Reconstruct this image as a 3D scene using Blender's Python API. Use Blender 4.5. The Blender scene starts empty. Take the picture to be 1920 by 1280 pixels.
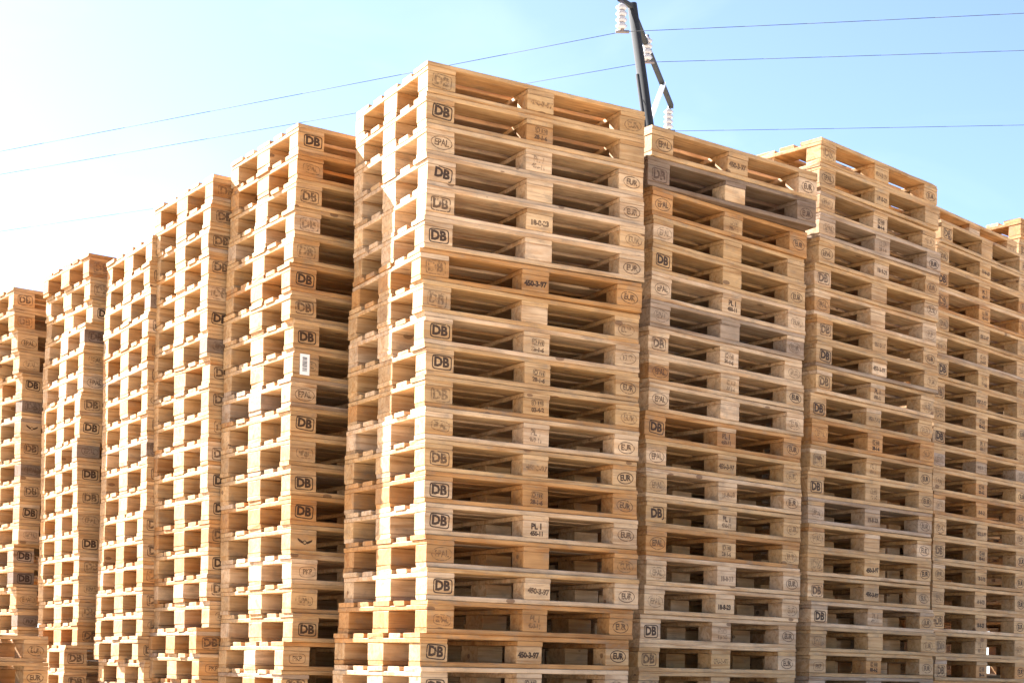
import bpy, bmesh, math, random
from mathutils import Vector, Matrix, noise
C = bpy.context.scene.collection
sc = bpy.context.scene
R = math.radians
EYE = 0.56                      # camera height above the yard, metres

# ------------------------------------------------------------------ camera
F_PX, PITCH, ROLL, CY = 2921.86, R(1.190), R(1.1826), 1193.98   # in pixels of a 1920 wide frame
cr, sr = math.cos(ROLL), math.sin(ROLL)
r0 = Vector((1, 0, 0)); u0 = Vector((0, -math.sin(PITCH), math.cos(PITCH))); fw = Vector((0, math.cos(PITCH), math.sin(PITCH)))
RV = r0*cr + u0*sr; UV = u0*cr - r0*sr
cam = bpy.data.cameras.new('camera'); co = bpy.data.objects.new('camera', cam); C.objects.link(co)
M = Matrix.Identity(4)
for i in range(3):
    M[i][0] = RV[i]; M[i][1] = UV[i]; M[i][2] = -fw[i]
M[0][3], M[1][3], M[2][3] = 0, 0, EYE
co.matrix_world = M
cam.sensor_width = 36; cam.sensor_fit = 'HORIZONTAL'; cam.lens = F_PX/1920*36
cam.shift_y = (CY-640)/1920
cam.clip_start = 0.05; cam.clip_end = 3000
sc.camera = co

# ------------------------------------------------------------------ sky, sun, exposure
SUN = Vector((-0.809, 0.588, math.tan(R(39)))).normalized()       # direction towards the sun
az = math.atan2(SUN.x, SUN.y)
w = bpy.data.worlds.new('World'); sc.world = w; w.use_nodes = True
nt = w.node_tree; nt.nodes.clear()
sky = nt.nodes.new('ShaderNodeTexSky'); sky.sky_type = 'NISHITA'; sky.sun_disc = False
sky.sun_elevation = R(39); sky.sun_rotation = az
sky.air_density = 0.5; sky.dust_density = 0.5; sky.ozone_density = 1.0; sky.altitude = 0
bg = nt.nodes.new('ShaderNodeBackground'); bg.inputs['Strength'].default_value = 0.05
ow = nt.nodes.new('ShaderNodeOutputWorld')
geo = nt.nodes.new('ShaderNodeTexCoord'); mp = nt.nodes.new('ShaderNodeMapping')     # thin high haze
mp.inputs['Scale'].default_value = (3.0, 3.0, 7.0); mp.inputs['Rotation'].default_value = (0.3, 0.7, 0)
nz = nt.nodes.new('ShaderNodeTexNoise'); nz.inputs['Scale'].default_value = 2.2; nz.inputs['Detail'].default_value = 6; nz.inputs['Distortion'].default_value = .6
rp = nt.nodes.new('ShaderNodeValToRGB'); rp.color_ramp.elements[0].position = .50; rp.color_ramp.elements[1].position = .75
rp.color_ramp.elements[1].color = (.26, .24, .22, 1)
ad = nt.nodes.new('ShaderNodeMix'); ad.data_type = 'RGBA'; ad.blend_type = 'ADD'; ad.inputs[0].default_value = 1
nt.links.new(geo.outputs['Generated'], mp.inputs[0]); nt.links.new(mp.outputs[0], nz.inputs['Vector']); nt.links.new(nz.outputs[0], rp.inputs[0])
nt.links.new(sky.outputs[0], ad.inputs[6]); nt.links.new(rp.outputs[0], ad.inputs[7])
nt.links.new(ad.outputs[2], bg.inputs[0]); nt.links.new(bg.outputs[0], ow.inputs[0])
sl = bpy.data.lights.new('sun', 'SUN'); sl.energy = 5.0; sl.angle = R(0.5); sl.color = (1.0, 0.95, 0.88)
so = bpy.data.objects.new('sun', sl); C.objects.link(so)
so.rotation_mode = 'QUATERNION'; so.rotation_quaternion = SUN.to_track_quat('Z', 'Y')
sc.view_settings.view_transform = 'Standard'; sc.view_settings.look = 'None'
sc.view_settings.exposure = 3.2; sc.view_settings.gamma = 1.0
sc.cycles.max_bounces = 8; sc.cycles.diffuse_bounces = 5

# ------------------------------------------------------------------ helpers
def at(x, y, Y):
    """world point seen at pixel (x, y) of the 1920 frame at forward distance Y"""
    u = (x-960)*cr + (y-CY)*sr; v = -(x-960)*sr + (y-CY)*cr
    d = fw*F_PX + r0*u - u0*v
    return Vector((0, 0, EYE)) + d*(Y/d.y)
def tag(o, label=None, cat=None, group=None, kind=None):
    if label: o['label'] = label
    if cat: o['category'] = cat
    if group: o['group'] = group
    if kind: o['kind'] = kind
    return o
def mesh_from(bm, name, mats):
    me = bpy.data.meshes.new(name); bm.to_mesh(me); bm.free()
    for m in mats: me.materials.append(m)
    return me
def link(name, me, parent=None, loc=(0, 0, 0)):
    o = bpy.data.objects.new(name, me); C.objects.link(o); o.parent = parent; o.location = loc
    return o
class NT:
    def __init__(s, name):
        s.m = bpy.data.materials.new(name); s.m.use_nodes = True; s.t = s.m.node_tree
        s.b = s.t.nodes['Principled BSDF']
    def n(s, typ, **kw):
        x = s.t.nodes.new(typ)
        for k, v in kw.items():
            if k in x.inputs: x.inputs[k].default_value = v
            else: setattr(x, k, v)
        return x
    def l(s, a, b): s.t.links.new(a, b)
    def math(s, op, a, b=None, clamp=False):
        x = s.t.nodes.new('ShaderNodeMath'); x.operation = op; x.use_clamp = clamp
        for i, v in enumerate((a, b)):
            if v is None: continue
            if isinstance(v, (int, float)): x.inputs[i].default_value = v
            else: s.l(v, x.inputs[i])
        return x.outputs[0]
    def ramp(s, f, stops):
        x = s.t.nodes.new('ShaderNodeValToRGB'); s.l(f, x.inputs[0])
        e = x.color_ramp.elements
        while len(e) < len(stops): e.new(0.5)
        for i, (p, c) in enumerate(stops):
            e[i].position = p; e[i].color = (*c, 1) if len(c) == 3 else c
        return x.outputs[0]
    def mix(s, f, a, b, mode='MIX'):
        x = s.t.nodes.new('ShaderNodeMix'); x.data_type = 'RGBA'; x.blend_type = mode
        if isinstance(f, (int, float)): x.inputs[0].default_value = f
        else: s.l(f, x.inputs[0])
        for i, v in ((6, a), (7, b)):
            if isinstance(v, tuple): x.inputs[i].default_value = (*v, 1)
            else: s.l(v, x.inputs[i])
        return x.outputs[2]

def wood(name, burn=None, seed=0.0):
    """sawn softwood; burn = (strength, coverage) makes it the branded marks"""
    k = NT(name)
    tc = k.n('ShaderNodeTexCoord'); oi = k.n('ShaderNodeObjectInfo')
    off = k.n('ShaderNodeVectorMath', operation='SCALE'); off.inputs[0].default_value = (37.1, 11.3, 23.7)
    k.l(oi.outputs['Random'], off.inputs['Scale'])
    add = k.n('ShaderNodeVectorMath', operation='ADD'); k.l(tc.outputs['Object'], add.inputs[0]); k.l(off.outputs[0], add.inputs[1])
    P = add.outputs[0]
    def noise_(scale_vec, detail=4, rough=.6, dist=0):
        m = k.n('ShaderNodeMapping'); m.inputs['Scale'].default_value = scale_vec; k.l(P, m.inputs[0])
        x = k.n('ShaderNodeTexNoise', Scale=1.0, Detail=detail, Roughness=rough, Distortion=dist); k.l(m.outputs[0], x.inputs['Vector'])
        return x.outputs[0]
    grain = noise_((2.5, 60, 60), 5, .65, .4)
    rings = noise_((1.2, 16, 16), 2, .5, 1.2)
    blotch = noise_((5, 8, 8), 4, .6)
    dirt = noise_((9, 14, 14), 5, .7)
    col = oi.outputs['Color']
    g = k.ramp(grain, [(.28, (.62, .54, .45)), (.5, (.98, .97, .95)), (.8, (1.12, 1.12, 1.12))])
    c1 = k.mix(1, col, g, 'MULTIPLY')
    rg = k.ramp(rings, [(.36, (.80, .66, .50)), (.46, (1, 1, 1)), (.56, (1, 1, 1)), (.66, (.88, .78, .66))])
    c2 = k.mix(.75, c1, k.mix(1, c1, rg, 'MULTIPLY'))
    bl = k.ramp(blotch, [(.28, (.76, .70, .64)), (.45, (.95, .93, .90)), (.62, (1.12, 1.11, 1.10))])
    c3 = k.mix(1, c2, bl, 'MULTIPLY')
    dm = k.ramp(dirt, [(.52, (0, 0, 0)), (.70, (1, 1, 1))])
    c4 = k.mix(k.math('MULTIPLY', dm, .55), c3, (.20, .155, .11))
    wz = noise_((1.6, 5, 5), 3, .55)
    wm = k.ramp(wz, [(.54, (0, 0, 0)), (.66, (1, 1, 1))])
    c4 = k.mix(k.math('MULTIPLY', wm, .30), c4, k.mix(1, c4, (.66, .59, .52), 'MULTIPLY'))
    ck = noise_((.9, 75, 75), 2, .5, .2)
    cm = k.ramp(ck, [(.485, (0, 0, 0)), (.5, (1, 1, 1)), (.515, (0, 0, 0))])
    cs = k.ramp(noise_((3, 9, 9), 2, .5), [(.52, (0, 0, 0)), (.62, (1, 1, 1))])
    c4 = k.mix(k.math('MULTIPLY', k.math('MULTIPLY', cm, cs), .6), c4, (.10, .055, .03))
    # knots
    m = k.n('ShaderNodeMapping'); m.inputs['Scale'].default_value = (5.0, 11, 11); k.l(P, m.inputs[0])
    v = k.n('ShaderNodeTexVoronoi', Scale=1.0, Randomness=1.0); k.l(m.outputs[0], v.inputs['Vector'])
    kn = k.math('LESS_THAN', v.outputs['Distance'], .13)
    sel = k.n('ShaderNodeSeparateColor'); k.l(v.outputs['Color'], sel.inputs[0])
    kn = k.math('MULTIPLY', kn, k.math('LESS_THAN', sel.outputs[0], .35))
    c5 = k.mix(k.math('MULTIPLY', kn, .75), c4, (.12, .055, .025))
    out = c5
    if burn:
        st, cov = burn
        m = k.n('ShaderNodeMapping'); m.inputs['Scale'].default_value = (70, 70, 70); k.l(P, m.inputs[0])
        x = k.n('ShaderNodeTexNoise', Scale=1.0, Detail=3.0); k.l(m.outputs[0], x.inputs['Vector'])
        f = k.ramp(x.outputs[0], [(cov-.07, (1, 1, 1)), (cov+.07, (.12, .12, .12))])
        out = k.mix(k.math('MULTIPLY', f, st), c5, (.030, .014, .008) if st > .9 else (.055, .026, .014))
    k.l(out, k.b.inputs['Base Color'])
    k.b.inputs['Roughness'].default_value = .72
    k.b.inputs['Specular IOR Level'].default_value = .25
    bp = k.n('ShaderNodeBump', Strength=.35, Distance=.002); k.l(grain, bp.inputs['Height']); k.l(bp.outputs[0], k.b.inputs['Normal'])
    return k.m
WOOD = wood('sawn_wood')
BURN = [wood('brand_dark', (.94, .72)), wood('brand_medium', (.84, .60)), wood('brand_faint', (.62, .53))]

def plain(name, col, rough=.6, metal=0.0, var=.15, scale=20):
    k = NT(name)
    tc = k.n('ShaderNodeTexCoord'); x = k.n('ShaderNodeTexNoise', Scale=scale, Detail=4.0); k.l(tc.outputs['Object'], x.inputs['Vector'])
    g = k.ramp(x.outputs[0], [(.3, (1-var,)*3), (.7, (1+var,)*3)])
    k.l(k.mix(1, col, g, 'MULTIPLY'), k.b.inputs['Base Color'])
    k.b.inputs['Roughness'].default_value = rough; k.b.inputs['Metallic'].default_value = metal
    return k.m

# ------------------------------------------------------------------ yard
gk = NT('packed_gravel')
tc = gk.n('ShaderNodeTexCoord')
n1 = gk.n('ShaderNodeTexNoise', Scale=.35, Detail=6.0); gk.l(tc.outputs['Object'], n1.inputs['Vector'])
n2 = gk.n('ShaderNodeTexVoronoi', Scale=30.0); gk.l(tc.outputs['Object'], n2.inputs['Vector'])
ca = gk.ramp(n1.outputs[0], [(.3, (.29, .245, .18)), (.7, (.38, .32, .24))])
cb = gk.ramp(n2.outputs['Distance'], [(.0, (.8, .8, .8)), (.6, (1.15, 1.15, 1.15))])
gk.l(gk.mix(1, ca, cb, 'MULTIPLY'), gk.b.inputs['Base Color']); gk.b.inputs['Roughness'].default_value = .95
bp = gk.n('ShaderNodeBump', Strength=.6, Distance=.02); gk.l(n2.outputs['Distance'], bp.inputs['Height']); gk.l(bp.outputs[0], gk.b.inputs['Normal'])
bm = bmesh.new(); bmesh.ops.create_grid(bm, x_segments=40, y_segments=40, size=1500)
g = link('ground', mesh_from(bm, 'ground', [gk.m])); tag(g, kind='structure')

# ------------------------------------------------------------------ pallet parts
rnd = random.Random(7)
def board_mesh(name, L, W, H, seed, nseg=24, bow=.0015, chip=False):
    """a sawn plank lying along x: slightly crooked, eased edges, rough sawn ends"""
    r = random.Random(seed); bm = bmesh.new()
    e = .003
    prof = [(-W/2+e, -H/2), (W/2-e, -H/2), (W/2, -H/2+e), (W/2, H/2-e), (W/2-e, H/2), (-W/2+e, H/2), (-W/2, H/2-e), (-W/2, -H/2+e)]
    a, b, ph = r.uniform(-bow, bow), r.uniform(-bow, bow), r.uniform(0, 6)
    cx0 = r.uniform(.1, .9); side = r.choice((-1, 1)); cw = r.uniform(.04, .16); cd = r.uniform(.004, .016)
    rows = []
    for i in range(nseg+1):
        t = i/nseg; x = -L/2+t*L; row = []
        for (y, z) in prof:
            yy = y + a*math.sin(3.1*t+ph) + r.uniform(-.0004, .0004)
            zz = z + b*math.sin(3.1*t+ph*2)*.5 + r.uniform(-.0004, .0004)
            if chip and side*y > 0 and abs(t-cx0) < cw: yy -= side*cd*(1-abs(t-cx0)/cw)*r.uniform(.3, 1)
            if chip and i in (0, nseg) and (i == 0) == (side > 0) and side*y > 0: yy -= side*r.uniform(.002, .010)
            xx = x + (r.uniform(-.0012, .0012) if i in (0, nseg) else 0)
            row.append(bm.verts.new((xx, yy, zz)))
        rows.append(row)
    n = len(prof)
    for i in range(nseg):
        for j in range(n):
            bm.faces.new((rows[i][j], rows[i+1][j], rows[i+1][(j+1) % n], rows[i][(j+1) % n]))
    bm.faces.new(rows[0]); bm.faces.new(list(reversed(rows[-1])))
    bmesh.ops.recalc_face_normals(bm, faces=bm.faces)
    return mesh_from(bm, name, [WOOD])
BH = .0212                                             # board thickness
def variants(name, L, W, n, along=0):
    out = []
    for i in range(n):
        me = board_mesh(name, L, W, BH, hash((L*1000, W*1000, i)) & 0xffff, chip=(i % 2 == 1))
        out.append(me)
    return out
DECK145 = variants('deck_board', 1.2, .145, 9); DECK100 = variants('deck_board', 1.2, .100, 6)
BOT100 = variants('bottom_board', 1.2, .100, 9); BOT145 = variants('bottom_board', 1.2, .145, 4)
def turned(me):
    me.transform(Matrix.Rotation(math.pi/2, 4, 'Z')); return me
STR = [turned(m) for m in variants('stringer_board', .8, .145, 5)]

def block_bm(W, D, seed):
    r = random.Random(seed); H = .0775
    bm = bmesh.new(); bmesh.ops.create_cube(bm, size=1)
    bmesh.ops.scale(bm, vec=(W, D, H), verts=bm.verts)
    bmesh.ops.bevel(bm, geom=bm.edges, offset=.0025, segments=1, affect='EDGES', profile=.5)
    for v in bm.verts: v.co += Vector((r.uniform(-1, 1), r.uniform(-1, 1), 0))*.0005
    return bm
_font_cache = {}
def text_tris(s, size, spacing=1.0, fatten=0.0):
    key = (s, size, spacing, fatten)
    if key not in _font_cache:
        cu = bpy.data.curves.new('t', 'FONT'); cu.body = s; cu.size = size; cu.align_x = 'CENTER'; cu.align_y = 'CENTER'
        cu.space_character = spacing; cu.offset = fatten; cu.resolution_u = 2; cu.extrude = 0
        o = bpy.data.objects.new('t', cu); C.objects.link(o)
        dg = bpy.context.evaluated_depsgraph_get(); me = bpy.data.meshes.new_from_object(o.evaluated_get(dg))
        _font_cache[key] = ([tuple(v.co) for v in me.vertices], [tuple(p.vertices) for p in me.polygons])
        bpy.data.objects.remove(o); bpy.data.curves.remove(cu); bpy.data.meshes.remove(me)
    return _font_cache[key]
def put(bm, verts, faces, y, sx=1, sz=1, cx=0, cz=0, mi=1, shear=0):
    vs = [bm.verts.new((cx+v[0]*sx+shear*v[1], y, cz+v[1]*sz)) for v in verts]
    for f in faces:
        try: nf = bm.faces.new([vs[i] for i in f]); nf.material_index = mi
        except ValueError: pass
        else:
            nf.normal_update()
            if nf.normal.y > 0: nf.normal_flip()
def ring(n, rx, rz, tx, pw=2.0):
    """closed outline band: ellipse (pw 2) or rounded box (pw 5)"""
    vs = []; fs = []
    for i in range(n):
        a = 2*math.pi*i/n; c, s = math.cos(a), math.sin(a)
        q = (abs(c)**pw+abs(s)**pw)**(-1/pw)
        vs.append((rx*c*q, rz*s*q)); vs.append(((rx-tx)*c*q, (rz-tx)*s*q))
    for i in range(n):
        j = (i+1) % n; fs.append((2*i, 2*j, 2*j+1, 2*i+1))
    return vs, fs
def marked_block(kind, strength, seed):
    D = .1; bm = block_bm(.145, D, seed); r = random.Random(seed+99)
    y = -D/2-.0009; cx = r.uniform(-.002, .012); cz = r.uniform(-.003, .004)
    if kind == 'db':
        put(bm, *ring(40, .051, .033, .0050, 7), y, cx=cx, cz=cz)
        put(bm, *text_tris('D', .060, 1, .0030), y, sx=1.0, sz=1.0, cx=cx-.019, cz=cz)
        put(bm, *text_tris('B', .060, 1, .0030), y, sx=1.0, sz=1.0, cx=cx+.020, cz=cz)
    elif kind == 'db_open':
        v, f = ring(40, .051, .033, .0050, 7)
        put(bm, v, f[:13]+f[34:], y, cx=cx, cz=cz)
        put(bm, *text_tris('D', .060, 1, .0030), y, cx=cx-.019, cz=cz)
        put(bm, *text_tris('B', .060, 1, .0030), y, cx=cx+.020, cz=cz)
    elif kind == 'epal':
        put(bm, *ring(36, .055, .031, .0038), y, cx=cx, cz=cz)
        put(bm, *text_tris('EPAL', .038, .95, .0012), y, sx=.95, sz=1.12, cx=cx, cz=cz)
    elif kind == 'eur':
        put(bm, *ring(36, .050, .029, .0042), y, cx=cx-.004, cz=cz)
        put(bm, *text_tris('EUR', .040, .95, .0016), y, sx=.9, sz=1.0, cx=cx-.004, cz=cz)
    elif kind == 'pkp':
        put(bm, *ring(30, .045, .026, .0026, 4), y, cx=cx+.006, cz=cz)
        put(bm, *text_tris('PKP', .036, .95, .0008), y, sx=.9, cx=cx+.006, cz=cz)
    elif kind == 'wheel':
        put(bm, *ring(20, .011, .011, .004), y, cx=cx, cz=cz)
        for sx in (-1, 1):
            vs = [(sx*.010, .004), (sx*.042, .019), (sx*.040, .009), (sx*.030, .001), (sx*.012, -.007)]
            put(bm, vs, [(0, 1, 2, 3, 4)], y, cx=cx, cz=cz)
    elif kind == 'smudge':
        put(bm, *text_tris('EPAL', .034, .9, .0022), y, cx=cx, cz=cz)
        put(bm, *ring(30, .048, .024, .004, 4), y, cx=cx, cz=cz)
    elif kind[0] == '#':
        lines = kind[1:].split('/')
        if len(lines) == 1: put(bm, *text_tris(lines[0], .034, .95, .0020), y, cx=cx-.006, cz=cz-.004)
        elif len(lines) == 2:
            if lines[0]: put(bm, *text_tris(lines[0], .038, .95, .0018), y, cx=cx-.004, cz=cz+.014)
            else:                                           # treatment mark: framed ear of grain beside a bar
                put(bm, *ring(24, .034, .0155, .0026, 6), y, cx=cx-.004, cz=cz+.015)
                put(bm, *ring(14, .010, .012, .004), y, cx=cx-.022, cz=cz+.015)
                for q in (-.003, .008, .018): put(bm, [(q, -.009), (q+.006, -.009), (q+.006, .009), (q, .009)], [(0, 1, 2, 3)], y, cx=cx, cz=cz+.015)
            put(bm, *text_tris(lines[1], .028, .95, .0016), y, cx=cx-.004, cz=cz-.019)
    ang = r.gauss(0, .05); bm.verts.ensure_lookup_table()
    for v in bm.verts:
        if v.co.y < -D/2-.0006: x_, z_ = v.co.x-cx, v.co.z-cz; v.co.x = cx+x_*math.cos(ang)-z_*math.sin(ang); v.co.z = cz+x_*math.sin(ang)+z_*math.cos(ang)
    return mesh_from(bm, 'block', [WOOD, BURN[strength]])
def plain_block(W, D, seed): return mesh_from(block_bm(W, D, seed), 'block', [WOOD])
BLK_SIDE = [plain_block(.145, .1, 300+i) for i in range(3)]
BLK_MID = [plain_block(.145, .145, 310+i) for i in range(3)]
MARKS = {}
def mark(kind, strength, v=0):
    k = (kind, strength, v)
    if k not in MARKS: MARKS[k] = marked_block(kind, strength, sum(map(ord, kind))*7+strength*3+v)
    return MARKS[k]

TONES = dict(p=(.530, .362, .222), t=(.450, .280, .138), o=(.405, .208, .078), g=(.345, .240, .160), n=(.215, .145, .100), d=(.18, .125, .090))
def shade(c, r, amt=.12):
    k = 1+r.uniform(-amt, amt); h = r.uniform(-.05, .05)
    return (min(.85, c[0]*k*(1+h*.3)), c[1]*k, c[2]*k*(1-h), 1)
def pallet(loc, yaw, zs, tone, label, lm=('blank', 0), mm=('blank', 0), rm=('blank', 0), r=rnd, group='wooden pallets stacked in the yard'):
    """origin: front left bottom corner; x along the long face, y to the back"""
    root = bpy.data.objects.new('wooden_pallet', None); C.objects.link(root)
    root.empty_display_size = .1
    root.location = loc; root.rotation_euler = (r.gauss(0, .0016), r.gauss(0, .0012), yaw); root.scale = (1, 1, zs)
    tag(root, label, 'pallet', group)
    dark = tone == 'd'; tone = 't' if dark else tone
    base = TONES[tone]
    def c(amt=.10, odd=.16):
        b = base
        if r.random() < odd: b = TONES[r.choice('ppttog')]
        return shade(b, r, amt)
    def part(name, me, x, y, z, col=None, flip=False):
        o = link(name, me, root, (x, y, z)); o.color = col or c()
        if name == 'block': o.rotation_euler = (0, 0, r.gauss(0, .012))
        elif name in ('deck_board', 'bottom_board'): o.rotation_euler = (0, 0, r.gauss(0, .0012))
        else: o.rotation_euler = (0, 0, r.gauss(0, .002))
        return o
    z = .011
    for yy, ms in ((.05, BOT100), (.4, BOT145), (.75, BOT100)):
        part('bottom_board', r.choice(ms), .6+r.uniform(-.002, .002), yy, z)
    bc = c(.08, .10)
    for j, yy in enumerate((.05, .4, .75)):
        for i, xx in enumerate((.0725, .6, 1.1275)):
            if j == 1: me = r.choice(BLK_MID)
            elif j == 0:
                kd, st = (lm, mm, rm)[i]
                me = mark(kd, st, r.randrange(5)) if kd != 'blank' else r.choice(BLK_SIDE)
            else: me = r.choice(BLK_SIDE)
            part('block', me, xx+r.uniform(-.002, .002), yy+r.uniform(-.001, .002), .022+.039, shade(TONES['d'], r) if (dark and i == 0 and j == 0) else shade(TONES[r.choice('pptto')], r) if (tone != 'd' and r.random() < .22) else shade(bc[:3], r, .06))
    for xx in (.0725, .6, 1.1275):
        part('stringer_board', r.choice(STR), xx+r.uniform(-.0015, .0015), .4, .1+.011)
    for yy, ms in ((.0725, DECK145), (.2363, DECK100), (.4, DECK145), (.5637, DECK100), (.7275, DECK145)):
        part('deck_board', r.choice(ms), .6+r.gauss(0, .003), yy+r.uniform(-.003, .003), .122+.011)
    return root

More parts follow.
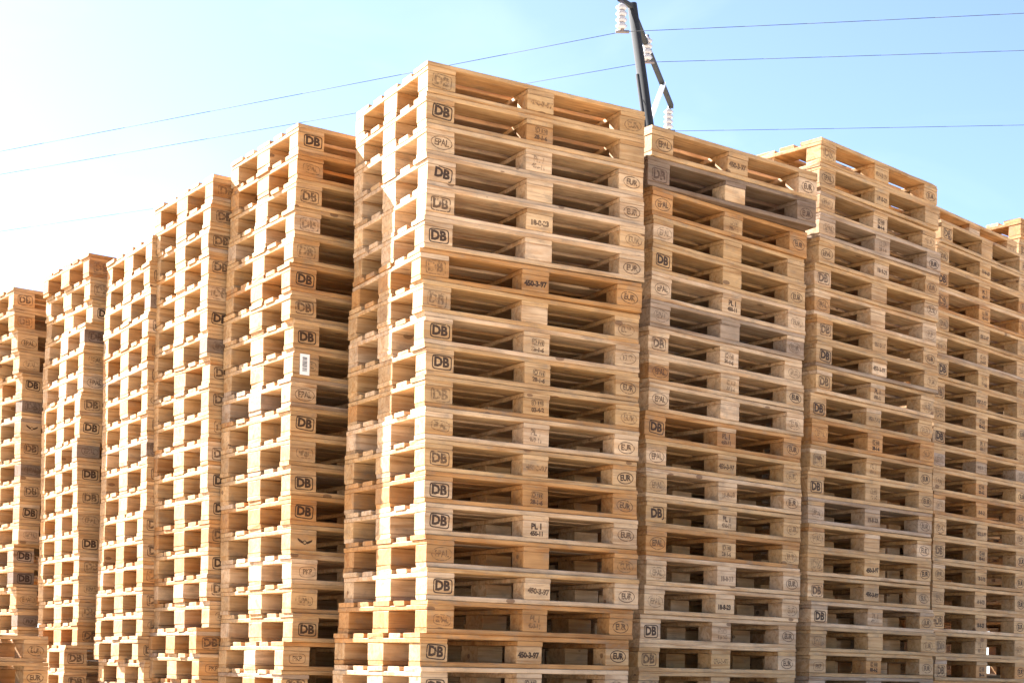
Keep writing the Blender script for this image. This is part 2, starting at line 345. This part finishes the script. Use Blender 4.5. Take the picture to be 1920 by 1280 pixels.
STACKS = {
 'A': dict(z=[3.332, 3.189, 3.045, 2.9, 2.756, 2.611, 2.466, 2.321, 2.176, 2.031, 1.886, 1.741, 1.596, 1.451, 1.306, 1.16, 1.013, 0.866, 0.717, 0.566, 0.416, 0.277, 0.139, 0.0],
   p=[(-0.436, 7.06, 0.519), (-0.44, 7.06, 0.513), (-0.437, 7.055, 0.523), (-0.428, 7.041, 0.529), (-0.431, 7.028, 0.517), (-0.436, 7.023, 0.509), (-0.45, 7.029, 0.498), (-0.437, 7.026, 0.537), (-0.424, 7.023, 0.548), (-0.414, 7.02, 0.56), (-0.416, 7.021, 0.554), (-0.412, 7.002, 0.562), (-0.409, 7.005, 0.576), (-0.406, 6.999, 0.574), (-0.402, 6.988, 0.575), (-0.391, 6.976, 0.586), (-0.387, 6.954, 0.583), (-0.381, 6.946, 0.624), (-0.408, 6.956, 0.611), (-0.404, 6.944, 0.619)]),
 'B': dict(z=[3.31, 3.155, 3.005, 2.86, 2.717, 2.576, 2.436, 2.296, 2.156, 2.015, 1.874, 1.731, 1.586, 1.441, 1.294, 1.147, 1.0, 0.853, 0.708, 0.565, 0.421, 0.281, 0.14, 0.0],
   p=[(0.652, 7.77, 0.631), (0.634, 7.768, 0.616), (0.662, 7.781, 0.696), (0.669, 7.783, 0.716), (0.664, 7.782, 0.703), (0.662, 7.781, 0.698), (0.66, 7.782, 0.7), (0.656, 7.782, 0.705), (0.659, 7.781, 0.697), (0.662, 7.781, 0.697), (0.646, 7.781, 0.694), (0.654, 7.782, 0.699), (0.657, 7.781, 0.697), (0.659, 7.782, 0.7), (0.663, 7.783, 0.71), (0.665, 7.782, 0.706), (0.657, 7.782, 0.699), (0.639, 7.782, 0.698), (0.636, 7.782, 0.694), (0.636, 7.782, 0.697)]),
 'C': dict(z=[3.557, 3.418, 3.278, 3.138, 2.997, 2.855, 2.713, 2.569, 2.425, 2.281, 2.135, 1.99, 1.844, 1.698, 1.552, 1.407, 1.262, 1.118, 0.976, 0.835, 0.696, 0.557, 0.418, 0.279, 0.139, 0.0],
   p=[(1.664, 8.611, 0.757), (1.66, 8.61, 0.744), (1.662, 8.611, 0.761), (1.662, 8.608, 0.731), (1.661, 8.609, 0.737), (1.641, 8.609, 0.719), (1.64, 8.61, 0.728), (1.657, 8.609, 0.737), (1.655, 8.609, 0.729), (1.661, 8.611, 0.755), (1.627, 8.612, 0.731), (1.638, 8.611, 0.73), (1.631, 8.612, 0.731), (1.62, 8.611, 0.714), (1.625, 8.611, 0.721), (1.63, 8.612, 0.73), (1.627, 8.611, 0.725), (1.629, 8.612, 0.731), (1.651, 8.609, 0.729), (1.648, 8.608, 0.716), (1.647, 8.609, 0.725)]),
 'D': dict(z=[3.589, 3.448, 3.307, 3.165, 3.022, 2.88, 2.737, 2.594, 2.451, 2.308, 2.165, 2.022, 1.879, 1.735, 1.591, 1.445, 1.299, 1.152, 1.003, 0.852, 0.699, 0.547, 0.41, 0.273, 0.137, 0.0],
   p=[(2.598, 9.871, 0.793), (2.65, 9.75, 0.797), (2.627, 9.751, 0.775), (2.623, 9.751, 0.771), (2.626, 9.751, 0.771), (2.63, 9.751, 0.78), (2.62, 9.752, 0.776), (2.634, 9.751, 0.785), (2.609, 9.752, 0.758), (2.614, 9.752, 0.763), (2.616, 9.752, 0.763), (2.618, 9.752, 0.768), (2.62, 9.752, 0.768), (2.625, 9.751, 0.773), (2.633, 9.751, 0.782), (2.626, 9.751, 0.768), (2.628, 9.751, 0.773), (2.627, 9.751, 0.774), (2.631, 9.751, 0.778), (2.643, 9.75, 0.787), (2.651, 9.749, 0.792)]),
 'H': dict(z=[3.257, 3.119, 2.981, 2.842, 2.702, 2.562, 2.42, 2.278, 2.135, 1.99, 1.845, 1.699, 1.552, 1.405, 1.258, 1.111, 0.965, 0.82, 0.676, 0.535, 0.393, 0.262, 0.131, 0.0],
   p=[(-1.115, 7.702, 0.6), (-1.116, 7.702, 0.595), (-1.12, 7.702, 0.592), (-1.123, 7.701, 0.598), (-1.125, 7.701, 0.605), (-1.137, 7.701, 0.586), (-1.134, 7.7, 0.603), (-1.116, 7.7, 0.622), (-1.113, 7.7, 0.621), (-1.122, 7.7, 0.616), (-1.119, 7.7, 0.622), (-1.121, 7.7, 0.619), (-1.112, 7.7, 0.625), (-1.109, 7.7, 0.625), (-1.105, 7.7, 0.625), (-1.097, 7.7, 0.631), (-1.094, 7.701, 0.631), (-1.086, 7.701, 0.634), (-1.128, 7.702, 0.588), (-1.132, 7.702, 0.585)]),
 'G': dict(z=[3.191, 3.052, 2.912, 2.773, 2.632, 2.492, 2.35, 2.207, 2.063, 1.918, 1.772, 1.626, 1.479, 1.332, 1.185, 1.039, 0.895, 0.752, 0.613, 0.473, 0.316, 0.158, 0.0],
   p=[(-1.659, 8.326, 0.617), (-1.666, 8.326, 0.608), (-1.673, 8.326, 0.591), (-1.67, 8.326, 0.595), (-1.673, 8.326, 0.586), (-1.67, 8.326, 0.591), (-1.667, 8.326, 0.6), (-1.649, 8.327, 0.621), (-1.651, 8.327, 0.614), (-1.65, 8.327, 0.611), (-1.649, 8.328, 0.608), (-1.648, 8.328, 0.604), (-1.637, 8.329, 0.61), (-1.633, 8.329, 0.61), (-1.635, 8.33, 0.6), (-1.637, 8.33, 0.594), (-1.623, 8.331, 0.606), (-1.687, 8.326, 0.565), (-1.668, 8.327, 0.58)]),
 'F': dict(z=[3.021, 2.869, 2.722, 2.578, 2.436, 2.294, 2.152, 2.01, 1.867, 1.724, 1.578, 1.433, 1.286, 1.14, 0.994, 0.851, 0.71, 0.573, 0.436, 0.291, 0.145, 0.0],
   p=[(-2.119, 8.928, 0.572), (-2.127, 8.928, 0.566), (-2.121, 8.928, 0.58), (-2.132, 8.927, 0.57), (-2.131, 8.927, 0.57), (-2.128, 8.927, 0.57), (-2.124, 8.928, 0.574), (-2.121, 8.928, 0.577), (-2.118, 8.928, 0.581), (-2.114, 8.928, 0.584), (-2.114, 8.928, 0.584), (-2.13, 8.927, 0.565), (-2.127, 8.927, 0.572), (-2.126, 8.927, 0.575), (-2.123, 8.927, 0.59), (-2.12, 8.927, 0.593), (-2.142, 8.925, 0.57), (-2.103, 8.93, 0.581)]),
 'E': dict(z=[3.106, 2.961, 2.816, 2.672, 2.527, 2.382, 2.237, 2.093, 1.949, 1.805, 1.661, 1.518, 1.374, 1.231, 1.087, 0.944, 0.8, 0.656, 0.511, 0.365, 0.244, 0.122, 0.0],
   p=[(-2.688, 9.681, 0.641), (-2.68, 9.684, 0.623), (-2.662, 9.685, 0.642), (-2.701, 9.682, 0.597), (-2.707, 9.681, 0.602), (-2.706, 9.681, 0.598), (-2.721, 9.68, 0.583), (-2.72, 9.68, 0.581), (-2.732, 9.678, 0.564), (-2.728, 9.679, 0.568), (-2.722, 9.68, 0.571), (-2.718, 9.68, 0.574), (-2.712, 9.681, 0.585), (-2.703, 9.681, 0.601), (-2.702, 9.682, 0.598), (-2.698, 9.682, 0.598), (-2.701, 9.682, 0.591), (-2.775, 9.671, 0.57), (-2.777, 9.671, 0.566)]),
 'J': dict(z=[3.062, 2.916, 2.772, 2.629, 2.487, 2.345, 2.203, 2.06, 1.916, 1.771, 1.626, 1.481, 1.335, 1.189, 1.045, 0.902, 0.76, 0.608, 0.456, 0.304, 0.152, 0.0],
   p=[(-3.397, 10.426, 0.648), (-3.386, 10.425, 0.714), (-3.362, 10.43, 0.714), (-3.349, 10.432, 0.714), (-3.325, 10.436, 0.714), (-3.325, 10.436, 0.714), (-3.328, 10.436, 0.714), (-3.324, 10.436, 0.714), (-3.32, 10.437, 0.714), (-3.32, 10.437, 0.714), (-3.323, 10.437, 0.714), (-3.323, 10.437, 0.714), (-3.352, 10.431, 0.714), (-3.349, 10.432, 0.714), (-3.328, 10.436, 0.714), (-3.315, 10.438, 0.714)]),
}

ORD = ['topmost', 'second', 'third', 'fourth', 'fifth', 'sixth', 'seventh', 'eighth', 'ninth', 'tenth', 'eleventh', 'twelfth', 'thirteenth',
       'fourteenth', 'fifteenth', 'sixteenth', 'seventeenth', 'eighteenth', 'nineteenth', 'twentieth', 'twenty-first', 'twenty-second',
       'twenty-third', 'twenty-fourth', 'twenty-fifth', 'twenty-sixth', 'twenty-seventh', 'twenty-eighth', 'twenty-ninth', 'thirtieth', 'thirty-first']
WHERE = dict(A='the tall corner stack', B='first stack right of the corner', C='second stack right of the corner',
             D='third stack right of the corner', H='first stack left of the corner', G='second stack left of the corner',
             F='third stack left of the corner', E='fourth stack left of the corner', J='fifth stack left of the corner')
TW = dict(n='dark brown', p='pale', t='tan', o='orange', g='weathered', d='dark')
MW = dict(db='boxed stamp', db_open='half-boxed stamp', epal='oval stamp', smudge='smudged stamp', pkp='rounded stamp', wheel='winged stamp')
# tone of each pallet from the top, and the brand on its left block (D/d/b boxed DB strong, medium, faint; q half boxed; E/e/w EPAL; s smudge; K PKP; W winged wheel)
TN = dict(A='ttppppotpttptopopoop', B='tnottpgpppotptoppptt', C='tttgttpttptottgtttpttt', D='ttttottttttttottttttt',
          H='totttotttgtttotptttt', G='ttttttdtttottototot', F='ttdtotttdttttotttt', E='ottdttttdtttttttott', J='tttttdttdttttdtd')
LM = dict(A='bDEqdDbbDDbsdDDeDsDD', B='EdEeDEedEEDEwqEewDdb', C='bEssEdEdDdDebDswbdDeKd', D='edEDdEeDdbDewsEdEedbd',
          H='DsdbbDdDsEDsDDWKsDKd', G='bdddbDsddbdDDdDdsdK', F='bdedbdEdbdeddbded', E='bbDdsEdDwDdeDbsbddd', J='dbEeDbWdedDsDDeK')
MK = dict(D=('db', 0), d=('db', 1), b=('db', 2), q=('db_open', 0), E=('epal', 1), e=('epal', 2), w=('epal', 2), s=('smudge', 2), K=('pkp', 1), W=('wheel', 0))
MID = ['#450-3-97', '#PL 1/450-11', '#/03-4-2', '#18-8-23', '#/28-1-6']
special = {}
for key, d in STACKS.items():
    r = random.Random(ord(key)*13)
    zt = d['z']; n = len(zt)-1; ps = d['p']
    for j in range(n):
        if j < len(ps): X, Y, yw = ps[j]; tone = TN[key][j % len(TN[key])]
        else:
            X, Y, yw = ps[-1]; X += r.uniform(-.02, .02); Y += r.uniform(-.015, .015); yw += r.uniform(-.02, .02); tone = r.choice('pttog')
        lk = MK[LM[key][j]] if j < len(ps) and j < len(LM[key]) else MK[r.choice('DdbEe')]
        mm = (r.choice(MID), r.choice((0, 1, 1, 2, 2))) if r.random() < .80 else ('blank', 0)
        rm = ('eur', r.choice((0, 1, 1, 2, 2))) if r.random() < .93 else ('blank', 0)
        H = zt[j]-zt[j+1]
        lab = '%s pallet with %s, %s down in %s' % (TW[tone], MW[lk[0]], ORD[j], WHERE[key])
        if j == 0: lab = '%s pallet with %s, topmost in %s' % (TW[tone], MW[lk[0]], WHERE[key])
        p = pallet((X, Y, zt[j+1]), yw, H/.1442, tone, lab, lk, mm, rm, r)
        special[(key, j)] = p
def extra(X, Y, yaw, ztop, n, where, seed, step=.1445, jit=.012, last=None):
    r = random.Random(seed); z = ztop; k = 0
    while z > .05 and k < n:
        st = step
        if k >= 2 or last: st = z/max(1, round(z/.1445))
        t = r.choice('pttttog'); lk = MK[r.choice('DdbEe')]
        pallet((X+r.uniform(-jit, jit), Y+r.uniform(-jit, jit), z-st), yaw+r.uniform(-.012, .012), st/.1442, t,
               '%s pallet, %s %s' % (TW[t], (ORD[k]+' down in') if k else 'topmost in', where), lk, (r.choice(MID), 2), ('eur', 1), r)
        z -= st; k += 1
# low stack at the very front left, its tops just above eye height
extra(-3.43, 7.78, .765, .692, 20, 'the low stack in the bottom left corner', 5)
# second row, seen through the openings of the first and at the right edge of the picture
extra(-.085, 8.45, .61, 2.80, 40, 'the hidden stack behind the foremost corner stack', 21)
extra(.95, 9.22, .63, 2.80, 40, 'the hidden second-row stack behind the second front stack', 22)
extra(1.86, 10.25, .70, 2.80, 40, 'the hidden second-row stack behind the third front stack', 23)
extra(2.60, 11.62, .70, 3.20, 40, 'the hidden stack furthest back on the right', 26)
extra(3.35, 12.85, .35, 2.80, 40, 'the hidden stack at the very back', 27)
extra(3.565, 11.07, .70, 3.86, 40, 'the tall stack cut off by the right edge', 24)
extra(-3.98, 11.35, .64, 3.01, 15, 'the stack behind the leftmost tall stack', 25)
# paper label stuck on one block of the stack left of the corner
PAPER = plain('white_paper', (.82, .82, .80), .6, 0, .03); INK = plain('black_ink', (.05, .05, .07), .6)
bm = bmesh.new()
def quad(bm, x0, x1, z0, z1, y, mi):
    f = bm.faces.new([bm.verts.new(q) for q in ((x0, y, z0), (x1, y, z0), (x1, y, z1), (x0, y, z1))]); f.material_index = mi
quad(bm, -.027, .027, -.052, .052, 0, 0)
rb = random.Random(3); zz = -.034
while zz < .034:
    h = rb.uniform(.0015, .005); quad(bm, -.013, .013, zz, zz+h, -.0006, 1); zz += h+rb.uniform(.0015, .004)
o = link('paper_label', mesh_from(bm, 'paper_label', [PAPER, INK]), special[('H', 8)], (.062, -.004, .066))
o['label'] = 'white paper label with black bars on the block'

# ------------------------------------------------------------------ power pole and wires
STEEL = plain('dark_steel', (.012, .013, .016), 1.0, 0); PORC = plain('white_porcelain', (.42, .40, .41), .3, 0, .05)
PALE = plain('galvanised_steel', (.62, .62, .62), .45, .2); BROWN = plain('insulator_cap', (.16, .13, .13), .5, .3)
def tube(bm, a, b, ra, rb=None, n=10, mi=0, square=False):
    rb = ra if rb is None else rb; d = (b-a); q = d.to_track_quat('Z', 'Y')
    if square: n = 4
    rows = []
    for p, rr in ((a, ra), (b, rb)):
        rows.append([bm.verts.new(p+q @ Vector((math.cos(2*math.pi*(i+.5)/n)*rr, math.sin(2*math.pi*(i+.5)/n)*rr, 0))) for i in range(n)])
    for i in range(n):
        f = bm.faces.new((rows[0][i], rows[0][(i+1) % n], rows[1][(i+1) % n], rows[1][i])); f.material_index = mi; f.smooth = not square
    for rw in (rows[0][::-1], rows[1]): bm.faces.new(rw).material_index = mi
PY = 28.0
ptop = at(1185, 8, PY); pbot_dir = (ptop-at(1216, 232, PY)).normalized()
pbase = ptop-pbot_dir*(ptop.z/pbot_dir.z)
pole = bpy.data.objects.new('power_pole', None); C.objects.link(pole); pole.location = pbase
tag(pole, 'dark leaning power pole with white insulators rising behind the pallet stacks', 'power pole')
inv = -pbase
def polepart(name, fn, mats, parent=pole, origin=None):
    bm = bmesh.new(); org = origin or pbase; fn(bm, org)
    bmesh.ops.recalc_face_normals(bm, faces=bm.faces)
    return link(name, mesh_from(bm, name, mats), parent, org-pbase)
polepart('pole_shaft', lambda b, o: tube(b, pbase-o, ptop-o, .118, .088, 16), [STEEL])
e2 = at(1259, 200, 33.3); side = (e2-ptop).normalized()
polepart('crossarm', lambda b, o: tube(b, ptop+pbot_dir*-.15-o, e2-o, .062, .062, square=True), [STEEL])
e0 = at(1161, -2, 27.2)
polepart('end_bracket', lambda b, o: tube(b, ptop+pbot_dir*-.05-o, e0-o, .05, .05, square=True), [STEEL])
polepart('brace', lambda b, o: tube(b, at(1219, 225, PY+.1)-o, at(1244, 158, 32.0)-o, .055, .055, square=True), [PALE])
polepart('conduit', lambda b, o: tube(b, at(1195, 140, PY-.15)-o, at(1195, 140, PY-.15)-pbot_dir*9-o, .035, .035, 8), [STEEL])
hang = []
def insulator(px, y0, y1, Y):
    a = at(px, y0, Y); b = at(px+1, y1, Y); L = a.z-b.z
    def body(bm, o):
        tube(bm, a-o, b-o, .03, .03, 8, 1)
        nsh = 4
        for i in range(nsh):
            zc = a.z-L*(.20+.60*i/(nsh-1)); c = Vector((a.x, a.y, zc))-o
            tube(bm, c+Vector((0, 0, .05)), c+Vector((0, 0, -.01)), .045, .105, 16, 0)
            tube(bm, c+Vector((0, 0, -.01)), c+Vector((0, 0, -.06)), .105, .06, 16, 0)
        tube(bm, b+Vector((-.12, 0, 0))-o, b+Vector((.12, 0, 0))-o, .03, .03, 6, 1)
    polepart('insulator', body, [PORC, BROWN], origin=a.copy())
    hang.append(b)
insulator(1166, 2, 60, 27.2); insulator(1214, 66, 117, 29.6); insulator(1254, 200, 246, 33.2)
WIRE = plain('wire', (.032, .037, .043), 1.0, 0)
def wire(h, ends, label):
    pts = []
    for e, rev in ((ends[0], True), (ends[1], False)):
        far = h+(e-h)*2.2
        seg = [h.lerp(far, i/14)-Vector((0, 0, .12*(i/14)*(1-i/14))) for i in range(15)]
        pts = (seg[::-1]+pts) if rev else (pts+seg[1:])
    bm = bmesh.new()
    for a, b in zip(pts, pts[1:]): tube(bm, a-h, b-h, .0052, .0052, 8)
    o = link('power_line', mesh_from(bm, 'power_line', [WIRE]), None, h); tag(o, label, 'power line', 'power lines on the pole')
def far(px, py, z, ):            # point at height z seen at the pixel
    p = at(px, py, 10.0); k = (z-EYE)/(p.z-EYE); return at(px, py, 10.0*k)
for h, l, rr, lab in ((hang[0], (30, 276), (1920, 22), 'thin wire on the left insulator, highest of the three wires'),
                      (hang[1], (0, 325), (1920, 92), 'thin wire on the middle insulator, between the other two'),
                      (hang[2], (0, 432), (1920, 232), 'thin wire on the right insulator, lowest of the three wires')):
    wire(h, (far(l[0], l[1], h.z), far(rr[0], rr[1], h.z)), lab)
